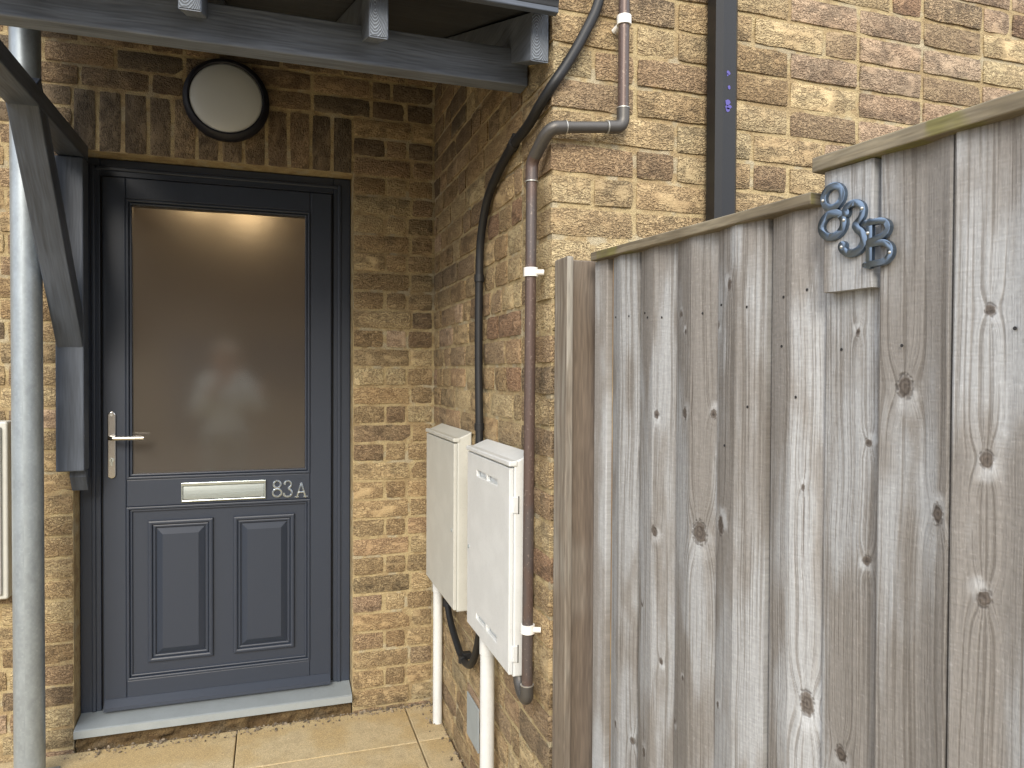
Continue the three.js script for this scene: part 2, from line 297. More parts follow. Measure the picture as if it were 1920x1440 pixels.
// one brick: worn, slightly uneven front face at z = 0 that looks along +z, sides going back by depth
function brickGeometry(w, h, depth, tone, upright = false) {
  const NX = 5, NY = 2, [first, count] = TONES[tone], n = first + Math.floor(rb() * count), pos = [], uv = [], idx = [], nor = [];
  const cx = (n % 8) * CELL_W, cy = Math.floor(n / 8) * CELL_H, off = rb() * Math.max(0, 213 - (upright ? h : w) * 1000), flip = rb() < 0.5;
  const L = upright ? h : w, S = upright ? w : h;
  const cellUV = (a, b) => { let A = flip ? L * 1000 - a * 1000 : a * 1000; return [(cx + 2 + Math.min(251, (off + A) * MM * (upright ? 213 / Math.max(213, L * 1000) : 1))) / 2048, (cy + 2 + Math.min(75, Math.max(0, b * 1000 * MM * 0.95))) / 2000]; };
  const out = rb() * 0.0035 - 0.001, tx = (rb() - 0.5) * 0.006, ty = (rb() - 0.5) * 0.012, J = 0.0015;
  for (let j = 0; j <= NY; j++) for (let i = 0; i <= NX; i++) {
    const rim = i === 0 || i === NX || j === 0 || j === NY, corner = (i === 0 || i === NX) && (j === 0 || j === NY);
    let x = w * i / NX, y = h * j / NY, z = out + tx * (i / NX - 0.5) + ty * (j / NY - 0.5) * 0.5 + (rb() - 0.5) * 0.0016;
    if (rim) { z -= 0.0022 + rb() * 0.0015; x += (rb() - 0.5) * 2 * J * (i > 0 && i < NX ? 1 : 0.8); y += (rb() - 0.5) * 2 * J; if (corner) { x += (i ? -1 : 1) * rb() * 0.003; y += (j ? -1 : 1) * rb() * 0.0025; z -= 0.001; } }
    pos.push(x, y, z); nor.push((i / NX - 0.5) * 0.16 * (rim ? 3 : 0.5), (j / NY - 0.5) * 0.16 * (rim ? 3 : 0.5), 1);
    uv.push(...(upright ? cellUV(y, x) : cellUV(x, y)));
  }
  const at = (i, j) => j * (NX + 1) + i;
  for (let j = 0; j < NY; j++) for (let i = 0; i < NX; i++) idx.push(at(i, j), at(i + 1, j), at(i + 1, j + 1), at(i, j), at(i + 1, j + 1), at(i, j + 1));
  const loop = []; for (let i = 0; i < NX; i++) loop.push([i, 0]); for (let j = 0; j < NY; j++) loop.push([NX, j]); for (let i = NX; i > 0; i--) loop.push([i, NY]); for (let j = NY; j > 0; j--) loop.push([0, j]);
  const side = (a, b, normal, upDown) => {
    const A = at(...a) * 3, B = at(...b) * 3, base = pos.length / 3;
    for (const [q, dz] of [[A, 0], [B, 0], [B, depth], [A, depth]]) { pos.push(pos[q], pos[q + 1], dz ? -dz : pos[q + 2]); nor.push(...normal); uv.push(...(upDown ? cellUV(Math.min(L, pos[q]), Math.min(0.06, dz * 0.6)) : cellUV(Math.min(0.1, dz), pos[q + 1]))); }
    idx.push(base, base + 2, base + 1, base, base + 3, base + 2);
  };
  for (let k = 0; k < loop.length; k++) { const a = loop[k], b = loop[(k + 1) % loop.length]; const nrm = a[1] === 0 && b[1] === 0 ? [0, -1, 0] : a[0] === NX && b[0] === NX ? [1, 0, 0] : a[1] === NY && b[1] === NY ? [0, 1, 0] : [-1, 0, 0]; side(a, b, nrm, nrm[1] !== 0); }
  const g = new THREE.BufferGeometry(); g.setAttribute('position', new THREE.Float32BufferAttribute(pos, 3)); g.setAttribute('normal', new THREE.Float32BufferAttribute(nor, 3)); g.setAttribute('uv', new THREE.Float32BufferAttribute(uv, 2)); g.setIndex(idx);
  g.normalizeNormals(); return g;
}
const COURSE = 0.075, BED = 0.03, JOINT = 0.011, BH = COURSE - JOINT;
const courseY = (k) => BED + k * COURSE + JOINT / 2;          // underside of the bricks in course k
function pick(mixture) { let t = rb(); for (const [n, p] of mixture) { if ((t -= p) < 0) return n; } return mixture[0][0]; }
const TAN = [['buff', 0.52], ['brown', 0.22], ['cream', 0.19], ['pink', 0.055], ['red', 0.015]];
const PALE = [['pink', 0.42], ['cream', 0.28], ['brown', 0.14], ['buff', 0.1], ['red', 0.06]];
const CORNER = [['buff', 0.42], ['brown', 0.26], ['cream', 0.24], ['red', 0.08]];
const DARKER = [['umber', 0.7], ['brown', 0.3]];  // darker brown bricks for the courses over the door and high up
function layer(wall) {                                        // collects bricks of one wall; those in view become parts, the others one mass
  const rest = [];
  return {
    brick(x, y, w, h, tones, shown, depth = 0.05, upright = false) {
      if (w < 0.02) return; const g = brickGeometry(w, h, depth, pick(tones), upright);
      if (shown) { const m = part('brick', g, M.brick, wall); m.position.set(x, y, 0); } else rest.push(g.translate(x, y, 0));
    },
    row(x0, x1, k, tones, shown, first, last, deepFirst, deepLast) {          // bricks from x0 to x1; first / last: lengths of the end bricks if given
      let x = x0, end = last ? x1 - last - JOINT : x1; const y = courseY(k);
      if (first) { this.brick(x, y, first, BH, tones(x, y), shown(x, y), deepFirst ?? 0.05); x += first + JOINT; }
      while (x < end - 0.02) {
        let w = rb() < 0.68 ? 0.213 : 0.101; if (x + w > end - 0.05) w = end - x; if (w > 0.23) w = w / 2 - JOINT / 2;
        this.brick(x, y, w, BH, tones(x, y), shown(x, y)); x += w + JOINT;
      }
      if (last) this.brick(x1 - last, y, last, BH, tones(x1, y), shown(x1 - last, y), deepLast ?? 0.05);
    },
    done() { if (rest.length) tag(part('brickwork', merge(rest), M.brick, wall), null, null, null, 'stuff'); },
  };
}
const TOP = 3.0, DEEP = 0.101, REVEAL_L = -1.283, REVEAL_R = -0.318, HEAD = 2.135;

// ---- wall round the front door (faces +z at z = 0)
{
  const wall = thing('brick_wall', 'shaded brown brick wall around the dark blue front door', 'wall');
  part('mortar', push(rectShape(-4.5, -0.3, 0.2, TOP + 0.02, [[REVEAL_L, -0.3 + 0.001, REVEAL_R, HEAD]]), -0.22, -0.0055), M.mortar, wall);
  const L = layer(wall), tone = (x, y) => y > 2.05 && x > -1.3 && x < -0.45 ? DARKER : y > 2.2 ? [['umber', 0.4], ['brown', 0.6]] : TAN, seen = (x, y) => x > -1.62 && y < 2.62;
  for (let k = -1; k < 40; k++) {
    const y = courseY(k); if (y + BH > TOP) break;
    if (y < HEAD + 0.2) {
      // right of the door: a stretcher with a header, then three short bricks, by turns
      if (k % 2) { for (const [a, b, d] of [[REVEAL_R + 0.002, -0.2 + (rb() - 0.5) * 0.01, DEEP], [-0.187, -0.112, 0.05], [-0.1, -0.004, 0.05]]) L.brick(a, y, b - a, BH, y > 2.08 ? DARKER : TAN, true, d); }
      else { const c = -0.094 + (rb() - 0.5) * 0.012; L.brick(REVEAL_R + 0.002, y, c - REVEAL_R - 0.002, BH, TAN, true, DEEP); L.brick(c + JOINT, y, -0.004 - c - JOINT, BH, TAN, true); }
      // left of the door
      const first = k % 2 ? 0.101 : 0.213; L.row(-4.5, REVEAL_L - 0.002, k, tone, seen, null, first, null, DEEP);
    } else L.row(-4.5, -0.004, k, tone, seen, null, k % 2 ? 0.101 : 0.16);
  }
  for (let i = 0, n = 12, w = (REVEAL_R - REVEAL_L) / n; i < n; i++) L.brick(REVEAL_L + i * w + 0.006, HEAD + 0.002, w - 0.012, 0.208, [['umber', 0.75], ['brown', 0.25]], true, DEEP, true);
  L.done();
}
// ---- porch side wall (faces -x at x = 0, from the door wall out to z = 1.31)
const D = 1.31;
{
  const wall = thing('brick_wall', 'brick side wall of the porch that carries two white meter boxes', 'wall'); wall.rotation.y = -Math.PI / 2;
  part('mortar', plainBox(0.001, -0.3, -0.22, 1.0995, TOP, -0.0055), M.mortar, wall);
  const L = layer(wall), seen = (x, y) => y < 2.46, tone = (x, y) => x > 0.75 ? CORNER : y > 2.0 && x < 0.5 ? [['brown', 0.6], ['umber', 0.4]] : TAN;
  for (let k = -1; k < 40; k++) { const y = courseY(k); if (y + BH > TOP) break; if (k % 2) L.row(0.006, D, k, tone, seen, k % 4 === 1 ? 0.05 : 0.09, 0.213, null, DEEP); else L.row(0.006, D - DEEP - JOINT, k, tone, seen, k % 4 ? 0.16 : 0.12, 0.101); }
  L.done();
}
// ---- outer wall (faces +z at z = 1.31)
{
  const wall = thing('brick_wall', 'bright yellow brick wall above the fence, crossed by a black downpipe', 'wall', [0, 0, D]);
  part('mortar', plainBox(0.0055, -0.3, -0.21, 5, TOP, -0.0055), M.mortar, wall);
  const L = layer(wall), seen = (x, y) => (y > 1.52 && x < 1.75 && y < 2.62) || x < 0.02, tone = (x, y) => x > 0.62 ? PALE : CORNER;
  for (let k = -1; k < 40; k++) { const y = courseY(k); if (y + BH > TOP) break; if (k % 2) L.row(DEEP + JOINT, 5, k, tone, seen, 0.101 + (k % 4 === 1 ? 0.112 : 0)); else L.row(0, 5, k, tone, seen, 0.213, null, DEEP); }
  L.done();
}

// ---------------------------------------------------------------- ground
structure('ground', new THREE.PlaneGeometry(240, 240).rotateX(-Math.PI / 2).translate(0, -0.05, 0), M.soil);
{
  const paving = new THREE.Group(); paving.name = 'paving'; paving.userData.kind = 'structure'; scene.add(paving);
  part('bedding', plainBox(-3.2, -0.04, 0.0, 0.0, 0.0, 6), M.mortar, paving);
  const r = rng(5), xs = [-2.97, -2.38, -1.365, -0.742, -0.117, -0.002], zs = [0.028, 0.322, 0.945, 1.57, 2.2, 2.83, 3.46, 4.1];
  for (let i = 0; i < xs.length - 1; i++) for (let j = 0; j < zs.length - 1; j++) {
    const g = rbox(xs[i] + 0.002, -0.03, zs[j] + 0.002, xs[i + 1] - 0.002, 0.027 + (r() - 0.5) * 0.004, zs[j + 1] - 0.002, 0.004, 'z', r() * 3);
    part('slab', g, M.slab, paving);
  }
}

// crumbs of mortar and dry dirt swept against the wall foot and under the threshold: nobody could count them
{
  const r = rng(44), n = 900, g = new THREE.IcosahedronGeometry(1, 0), m = new THREE.InstancedMesh(g, std({ roughness: 1 }), n), o = new THREE.Object3D();
  for (let i = 0; i < n; i++) {
    const t = r(), k = Math.pow(r(), 2.2) * 0.06; let x, z;
    if (t < 0.55) { x = -1.3 + r() * 1.0; z = 0.03 + k; } else if (t < 0.75) { x = -0.32 + r() * 0.31; z = 0.03 + k * 0.7; } else { x = -0.004 - k; z = 0.03 + r() * 1.2; }
    const q = 0.0012 + 0.0042 * Math.pow(r(), 3); o.position.set(x, 0.0285 + q * 0.4, z); o.rotation.set(r() * 6, r() * 6, r() * 6); o.scale.set(q * (0.7 + r()), q * (0.5 + 0.6 * r()), q * (0.7 + r())); o.updateMatrix(); m.setMatrixAt(i, o.matrix);
    const c = 0.08 + 0.22 * r(); m.setColorAt(i, rgb(c, c * 0.82, c * 0.6));
  }
  m.name = 'debris'; m.castShadow = m.receiveShadow = true; scene.add(m); tag(m, 'crumbs of dirt and mortar along the foot of the wall', 'debris', null, 'stuff');
}

// ---------------------------------------------------------------- porch canopy
{
  const c = thing('porch_canopy', 'blue-grey painted timber canopy with gallows bracket over the front door', 'canopy', [-0.65, 2.1, 0]);
  const P = (name, g, m, parent = c) => { g.translate(0.65, -2.1, 0); return part(name, g, m, parent); };
  const slope = 0.36, under = (z) => 2.084 + (1.3 - z) * slope;      // underside of the rafters
  P('beam', rbox(-1.42, 2.085, 1.098, -0.003, 2.176, 1.152, 0.004, 'x'), M.beamPaint);
  for (const [x0, x1] of [[-0.048, -0.0045], [-0.419, -0.378], [-0.797, -0.754], [-1.17, -1.127]]) {
    const s = new THREE.Shape(); s.moveTo(0.02, under(0.02)); s.lineTo(1.3, under(1.3)); s.lineTo(1.3, under(1.3) + 0.112); s.lineTo(0.02, under(0.02) + 0.118); s.closePath();
    const g = new THREE.ExtrudeGeometry(s, { depth: x1 - x0 - 0.004, bevelEnabled: true, bevelSize: 0.002, bevelOffset: -0.002, bevelThickness: 0.002, bevelSegments: 1 }); g.rotateY(-Math.PI / 2); g.translate(x1 - 0.002, 0, 0);
    const raf = P('rafter', boxUV(g, 'z', x0), M.beamPaint);
    const e = new THREE.BoxGeometry(x1 - x0 - 0.004, 0.106, 0.004); e.translate((x0 + x1) / 2, 2.14, 1.3); P('end_grain', e, M.paintEnd, raf);
  }
  // boards of the roof deck, seen from below, felt on top
  const up = Math.atan(slope), L = 1.36 / Math.cos(up), n = 11;
  for (let i = 0; i < n; i++) { const g = rbox(-1.46, -0.009, -L / n / 2 + 0.0015, -0.006, 0.009, L / n / 2 - 0.0015, 0.002, 'x', i * 0.7); g.rotateX(up); const z = 0.02 + (i + 0.5) * 1.35 / n; g.translate(0, under(z) + 0.131, z); P('roof_board', g, M.deck); }
  const f = rbox(-1.475, -0.006, -L / 2, -0.005, 0.006, L / 2 + 0.015, 0.004, 'x'); f.rotateX(up); f.translate(0, under(0.69) + 0.15, 0.69); P('roof_felt', f, M.felt);
  P('fascia', rbox(-1.47, under(1.36) + 0.108, 1.345, -0.005, under(1.36) + 0.146, 1.365, 0.003, 'x', 2), M.paint);
  // gallows bracket at the left end
  P('wall_post', rbox(-1.317, 1.015, 0.002, -1.231, 2.089, 0.075, 0.005, 'y', 1.3), M.paint);
  P('post_foot', (() => { const s = new THREE.Shape(); s.moveTo(0, 0); s.lineTo(0.03, 0.05); s.lineTo(0.03, 0.072); s.lineTo(0, 0.072); s.closePath(); const g = new THREE.ExtrudeGeometry(s, { depth: 0.05, bevelEnabled: false }); g.rotateY(-Math.PI / 2); g.translate(-1.235, 0.94, 0.002); return boxUV(g); })(), M.paint);
  P('arm', rbox(-1.312, 2.092, 0.004, -1.23, 2.146, 1.096, 0.004, 'z', 2.3), M.paint);
  const b = rbox(-1.313, -0.036, -0.44, -1.233, 0.036, 0.44, 0.004, 'z', 4.1), ang = Math.atan2(2.107 - 1.46, 0.574 - 0.09); b.rotateX(-ang);
  b.translate(0, (2.107 + 1.46) / 2 + 0.036 * Math.cos(ang), (0.574 + 0.09) / 2 - 0.036 * Math.sin(ang)); P('brace', b, M.paint);
}

// ---------------------------------------------------------------- door frame and door
const FZ = -0.088;
{
  const f = thing('door_frame', 'dark blue-grey door frame with silver threshold set in the brick opening', 'door frame', [-0.8, 0.1, -0.09]);
  const P = (name, g, m, parent = f) => { g.translate(0.8, -0.1, 0.09); return part(name, g, m, parent); };
  P('jamb', push(rectShape(-1.281, 0.112, -1.213, 2.132), -0.16, FZ, 0.003), M.door); P('jamb', push(rectShape(-0.386, 0.112, -0.32, 2.132), -0.16, FZ, 0.003), M.door);
  P('head', push(rectShape(-1.2125, 2.07, -0.3865, 2.132), -0.16, FZ, 0.003), M.door);
  const o = [-1.242, 0.112, -0.358, 2.107];
  P('moulding', merge([push(rectShape(-1.243, 0.113, -1.229, 2.105), FZ - 0.002, FZ + 0.007, 0.004), push(rectShape(-0.37, 0.113, -0.356, 2.105), FZ - 0.002, FZ + 0.007, 0.004), push(rectShape(-1.2285, 2.09, -0.3705, 2.104), FZ - 0.002, FZ + 0.007, 0.004)]), M.door);
  P('seal', merge([plainBox(-1.2128, 0.12, -0.15, -1.2052, 2.068, -0.1), plainBox(-0.3938, 0.12, -0.15, -0.3862, 2.068, -0.1), plainBox(-1.205, 2.0665, -0.15, -0.394, 2.0697, -0.1)]), M.seal);
  const s = new THREE.Shape(); s.moveTo(0.02, 0.068); s.lineTo(0.024, 0.07); s.lineTo(0.024, 0.096); s.lineTo(0.018, 0.099); s.lineTo(-0.09, 0.1125); s.lineTo(-0.16, 0.1125); s.lineTo(-0.16, 0.068); s.closePath();
  const g = new THREE.ExtrudeGeometry(s, { depth: 0.957, bevelEnabled: false }); g.rotateY(-Math.PI / 2); g.translate(-0.322, 0, 0); P('threshold', boxUV(g, 'x'), M.sill);
  const bed = new THREE.BoxGeometry(0.955, 0.066, 0.12, 60, 6, 1), bp = bed.attributes.position, rr = rng(17);
  for (let i = 0; i < bp.count; i++) if (bp.getZ(i) > 0) bp.setZ(i, bp.getZ(i) - 0.035 * noise(bp.getX(i) * 26 + 50, bp.getY(i) * 60 + 9));
  bed.computeVertexNormals(); bed.translate(-0.8, 0.0345, -0.05); P('mortar_bed', boxUV(bed, 'x'), M.rubble);
}
{
  const d = thing('front_door', 'dark blue-grey front door numbered 83A with frosted glass and letter plate', 'door', [-0.8, 0.115, -0.09]);
  const P = (name, g, m, parent = d, label) => { g.translate(0.8, -0.115, 0.09); return part(name, g, m, parent, label); };
  const z = -0.076, X0 = -1.2045, X1 = -0.3945, Y0 = 0.122, Y1 = 2.066, GL = -1.128, GR = -0.476, G0 = 0.96, G1 = 1.99, P0 = 0.217, P1 = 0.859;
  P('stile', push(rectShape(X0, Y0, GL, Y1), -0.14, z, 0.004), M.door); P('stile', push(rectShape(GR, Y0, X1, Y1), -0.14, z, 0.004), M.door);
  P('rail', push(rectShape(GL + 0.0005, G1, GR - 0.0005, Y1), -0.14, z, 0.0035), M.door); P('rail', push(rectShape(GL + 0.0005, P1, GR - 0.0005, G0), -0.14, z, 0.0035), M.door); P('rail', push(rectShape(GL + 0.0005, Y0, GR - 0.0005, P0), -0.14, z, 0.0035), M.door);
  const bead = (x0, y0, x1, y1) => { // two-step glazing bead sloping down to the glass or panel
    const w = 0.0085, list = []; let a = [x0, y0, x1, y1];
    for (const [step, h] of [[0.0105, 0.0045], [0.009, -0.003]]) { const i = [a[0] + step, a[1] + step, a[2] - step, a[3] - step]; list.push(ring(a, i, -0.13, z + h, 0.0035)); a = [i[0] + 0.0004, i[1] + 0.0004, i[2] - 0.0004, i[3] - 0.0004]; }
    return merge(list);
  };
  P('glazing_bead', bead(GL, G0, GR, G1), M.door); P('panel_bead', bead(GL, P0, GR, P1), M.door);
  const gg = new THREE.BoxGeometry(GR - GL - 0.03, G1 - G0 - 0.03, 0.006); gg.translate((GL + GR) / 2, (G0 + G1) / 2, -0.092);
  const guv = gg.attributes.uv, gp = gg.attributes.position; for (let i = 0; i < guv.count; i++) guv.setXY(i, gp.getX(i), gp.getY(i));
  P('glass_pane', gg, [M.glassBack, M.glassBack, M.glassBack, M.glassBack, M.glassFront, M.glassBack], d, 'frosted glass pane');
  P('panel', push(rectShape(GL + 0.012, P0 + 0.012, GR - 0.012, P1 - 0.012), -0.125, -0.086, 0), M.door);
  for (const [x0, x1] of [[-1.057, -0.832], [-0.76, -0.535]]) {
    const o = [x0, 0.276, x1, 0.804], i1 = [x0 + 0.016, 0.292, x1 - 0.016, 0.788], i2 = [x0 + 0.027, 0.303, x1 - 0.027, 0.777];
    const m = P('raised_panel', merge([ring(o, i1, -0.09, -0.073, 0.006), ring([i1[0] + 0.0003, i1[1] + 0.0003, i1[2] - 0.0003, i1[3] - 0.0003], i2, -0.09, -0.0785, 0.004)]), M.door);
    P('panel_field', push(rectShape(i2[0] + 0.003, i2[1] + 0.003, i2[2] - 0.003, i2[3] - 0.003), -0.11, -0.069, 0.021, 'y', 0.014, 1), M.door, m);
  }
  const w = new THREE.Shape(); w.moveTo(-0.08, 0); w.lineTo(-0.05, 0); w.lineTo(-0.0515, 0.012); w.lineTo(-0.074, 0.034); w.lineTo(-0.08, 0.034); w.closePath();
  const wg = new THREE.ExtrudeGeometry(w, { depth: 0.802, bevelEnabled: false }); wg.rotateY(-Math.PI / 2); wg.translate(-0.3985, 0.1215, 0); P('weather_bar', boxUV(wg, 'x'), M.door);
  // handle
  const hs = new THREE.Shape(); hs.absarc(-1.174, 1.198, 0.0135, 0, Math.PI); hs.absarc(-1.174, 0.982, 0.0135, Math.PI, 2 * Math.PI); hs.closePath();
  const h = P('handle', push(hs, z + 0.0005, z + 0.009, 0.003), M.steel);
  const lever = bend([[-1.174, 1.118, z + 0.006], [-1.174, 1.118, z + 0.052], [-1.062, 1.1175, z + 0.056]], 0.02), lg = tube(lever, 0.0085, 40, 12); lg.translate(0, 0, 0);
  P('lever', merge([lg, rod([-1.0645, 1.1175, z + 0.056], [-1.0605, 1.1175, z + 0.056], 0.0085, 12)]), M.steel, h);
  P('keyhole', merge([rod([-1.174, 1.035, z + 0.008], [-1.174, 1.035, z + 0.013], 0.0075), plainBox(-1.1765, 1.015, z + 0.008, -1.1715, 1.03, z + 0.0118)]), M.brushed, h);
  P('key_slot', plainBox(-1.1748, 1.029, z + 0.0129, -1.1732, 1.041, z + 0.0136), M.seal, h);
  P('screw', rod([-1.174, 1.2, z + 0.008], [-1.174, 1.2, z + 0.0105], 0.005), M.solder, h);
  // letter plate
  const lp = P('letter_plate', merge([ring([-0.943, 0.869, -0.642, 0.942], [-0.937, 0.876, -0.648, 0.93], z + 0.0005, z + 0.009, 0.0025), plainBox(-0.942, 0.932, z + 0.008, -0.643, 0.94, z + 0.0125)]), M.brushed);
  const flap = new THREE.Shape(); flap.moveTo(0, 0); flap.lineTo(0.004, 0.001); flap.quadraticCurveTo(0.0055, 0.026, 0.004, 0.051); flap.lineTo(0, 0.052); flap.closePath();
  const flg = new THREE.ExtrudeGeometry(flap, { depth: 0.286, bevelEnabled: false, curveSegments: 16 }); flg.rotateY(-Math.PI / 2); flg.rotateX(-0.1); flg.translate(-0.6495, 0.877, z + 0.001); P('flap', toCreasedNormals(boxUV(flg, 'x'), 0.6), M.brushed, lp);
  for (const [ch, cx, y0, hgt] of [['8', -0.6, 0.8705, 0.068], ['3', -0.559, 0.8685, 0.068], ['A', -0.51, 0.8675, 0.058]]) { const g = numeral(ch, hgt, 0.0034, 0.0035); g.translate(cx, y0, z + 0.0004); P('numeral', g, M.chrome, d, `small chrome ${ch === 'A' ? 'letter A' : 'figure ' + ch}`); }
}
// cast numerals: flat strokes with chamfered edges, foot of the figure at y = 0, centred on x = 0, back at z = 0
function numeral(ch, h, r, proud) {
  const T = Math.PI, list = []; let lift = 0;
  const E = (cx, cy, rx, ry, a0, a1, n = 22) => { const p = []; for (let i = 0; i <= n; i++) { const a = a0 + (a1 - a0) * i / n; p.push([(cx + rx * Math.cos(a)) * h, (cy + ry * Math.sin(a)) * h]); } return p; };
  const put = (shape, rr) => { const b = rr * 0.24; lift += 0.00025; const g = new THREE.ExtrudeGeometry(shape, { depth: proud - b + lift, bevelEnabled: true, bevelSize: b, bevelOffset: -b, bevelThickness: b, bevelSegments: 2, curveSegments: 20 }); list.push(toCreasedNormals(g, 0.7)); };
  const oval = (cx, cy, rx, ry, rr) => { const s = new THREE.Shape(); s.absellipse(cx * h, cy * h, rx * h + rr, ry * h + rr, 0, 2 * T); const q = new THREE.Path(); q.absellipse(cx * h, cy * h, rx * h - rr, ry * h - rr, 0, 2 * T); s.holes.push(q); put(s, rr); };
  const stroke = (pts, rr) => {                        // ribbon of width 2 rr with round ends
    const L = [], R = [], dir = (i) => { const a = pts[Math.max(0, i - 1)], b = pts[Math.min(pts.length - 1, i + 1)], l = Math.hypot(b[0] - a[0], b[1] - a[1]); return [(b[0] - a[0]) / l, (b[1] - a[1]) / l]; };
    pts.forEach((p, i) => { const [dx, dy] = dir(i); L.push([p[0] - dy * rr, p[1] + dx * rr]); R.push([p[0] + dy * rr, p[1] - dx * rr]); });
    const cap = (p, [dx, dy], sgn) => { const a0 = Math.atan2(dx * sgn, -dy * sgn), o = []; for (let i = 1; i < 6; i++) { const a = a0 - T * i / 6; o.push([p[0] + rr * Math.cos(a), p[1] + rr * Math.sin(a)]); } return o; };
    const n = pts.length - 1, out = [...L, ...cap(pts[n], dir(n), 1), ...R.reverse(), ...cap(pts[0], dir(0), -1)];
    put(new THREE.Shape(out.map(q => new THREE.Vector2(...q))), rr);
  };
  const disc = (x, y, rr) => { const s = new THREE.Shape(); s.absarc(x * h, y * h, rr, 0, 2 * T); put(s, rr); };
  const k = r / h, S = (...q) => q.map(([x, y]) => [x * h, y * h]);
  if (ch === '8') { oval(0, 0.75, 0.195, 0.25 - k, r); oval(0, 0.265, 0.235, 0.265 - k, r * 1.08); }
  if (ch === '3') {
    stroke([...E(-0.02, 0.755, 0.195, 0.245 - k, T * 0.9, -T * 0.28), ...S([0.03, 0.555])], r * 0.95); disc(-0.175, 0.79, r * 1.3);
    stroke([...S([0.03, 0.53]), ...E(-0.03, 0.27, 0.235, 0.27 - k, T * 0.33, -T * 0.9)], r * 1.08); disc(-0.235, 0.22, r * 1.35);
  }
  if (ch === 'A') { stroke(S([-0.28, 0], [-0.02, 1 - k]), r * 0.8); stroke(S([0.28, 0], [0.01, 1 - k]), r); stroke(S([-0.17, 0.33], [0.17, 0.33]), r * 0.75); stroke(S([-0.38, k * 0.7], [-0.18, k * 0.7]), r * 0.7); stroke(S([0.17, k * 0.7], [0.4, k * 0.7]), r * 0.7); }
  if (ch === 'B') {
    stroke(S([-0.2, k * 0.6], [-0.2, 1 - k * 0.6]), r); stroke(S([-0.3, k * 0.75], [-0.2, k * 0.75]), r * 0.75); stroke(S([-0.3, 1 - k * 0.75], [-0.2, 1 - k * 0.75]), r * 0.75);
    stroke([...S([-0.2, k * 0.85]), ...E(0.06, 0.275, 0.25, 0.275 - k * 0.85, -T * 0.5, T * 0.5), ...S([-0.2, 0.55 - k * 0.85])], r * 0.85);
    stroke([...S([-0.2, 0.53]), ...E(0.03, 0.765, 0.21, 0.235 - k * 0.8, -T * 0.5, T * 0.5), ...S([-0.2, 1 - k * 0.8])], r * 0.8);
  }
  const g = merge(list.map(q => { q.deleteAttribute('uv'); return q; })); g.setAttribute('uv', new THREE.BufferAttribute(new Float32Array(g.attributes.position.count * 2), 2)); return g;
}
// hall behind the frosted glass: closed box with two warm ceiling lamps
{
  const hall = new THREE.Group(); hall.name = 'hallway'; hall.userData.kind = 'structure'; scene.add(hall);
  const B = (name, a, b, c, d, e, f) => part(name, plainBox(a, b, c, d, e, f), M.plaster, hall);
  B('hall_floor', -1.7, -0.1, -4.1, 0.3, 0.05, -0.225); B('hall_ceiling', -1.7, 2.42, -4.1, 0.3, 2.52, -0.225); B('hall_wall', -1.7, 0.0505, -4.1, -1.6, 2.4195, -0.225); B('hall_wall', 0.2, 0.0505, -4.1, 0.3, 2.4195, -0.225); B('hall_wall', -1.5995, 0.0505, -4.1, 0.1995, 2.4195, -4.0);
  B('hall_lining', -1.5995, 0.0505, -0.3, -1.21, 2.4195, -0.2255); B('hall_lining', -0.39, 0.0505, -0.3, 0.1995, 2.4195, -0.2255); B('hall_lining', -1.2095, 2.08, -0.3, -0.3905, 2.4195, -0.2255);
  for (const [x, z] of [[-0.98, -1.5], [-0.76, -2.3]]) {
    const l = thing('ceiling_lamp', z > -2 ? 'nearer warm lamp glowing gold through the top of the frosted glass' : 'farther warm lamp glimmering through the top of the frosted glass', 'lamp', [x, z > -2 ? 2.3 : 2.35, z], 'warm lamps in the hall');
    part('bulb', new THREE.SphereGeometry(0.05, 20, 14), std({ color: 0x000000, emissive: new THREE.Color(1, 0.66, 0.3), emissiveIntensity: 1.8 }), l);
    part('stem', new THREE.CylinderGeometry(0.012, 0.03, 0.05, 12).translate(0, 0.06, 0), M.brushed, l);
    const p = new THREE.PointLight(new THREE.Color(1, 0.74, 0.42), 0.05, 0, 2); p.position.set(x, z > -2 ? 2.3 : 2.35, z); p.castShadow = true; p.shadow.radius = 2; scene.add(p);
  }
}

// ---------------------------------------------------------------- bulkhead lamp
{
  const l = thing('bulkhead_lamp', 'round wall lamp with black rim and milky diffuser above the front door', 'lamp', [-0.777, 2.353, 0]);
  const R = (pts, m, name) => { const g = new THREE.LatheGeometry(pts.map(p => new THREE.Vector2(...p)), 64); g.rotateX(Math.PI / 2); return part(name, g, m, l); };
  R([[0.0, 0.004], [0.12, 0.004], [0.143, 0.006], [0.149, 0.014], [0.149, 0.032], [0.144, 0.046], [0.133, 0.055], [0.127, 0.0555], [0.124, 0.05]], M.lampRing, 'rim');
  R([[0.1238, 0.045], [0.1232, 0.051], [0.115, 0.0565], [0.09, 0.064], [0.05, 0.069], [0.0001, 0.0705]], M.diffuser, 'diffuser');
}

// ---------------------------------------------------------------- galvanised pole, meter box at the left edge
{
  const p = thing('metal_pole', 'galvanised steel pole standing left of the canopy bracket', 'pole', [-1.362, 0, 0.2]);
  part('tube', tube(new THREE.LineCurve3(V(0, 0.0, 0), V(-0.004, 2.59, 0)), 0.0435, 24, 40), M.galv, p);
  part('base_plate', rbox(-0.07, 0.028, -0.07, 0.07, 0.036, 0.07, 0.002), M.galv, p);
  const b = thing('meter_box', 'beige meter box half hidden behind the galvanised pole', 'meter box', [-1.68, 0.89, 0], 'meter boxes on the walls');
  part('body', rbox(-0.222, -0.297, 0.001, 0.222, 0.3, 0.07, 0.008), M.cream, b); part('door', rbox(-0.205, -0.28, 0.0705, 0.205, 0.283, 0.082, 0.006), M.cream, b);
}

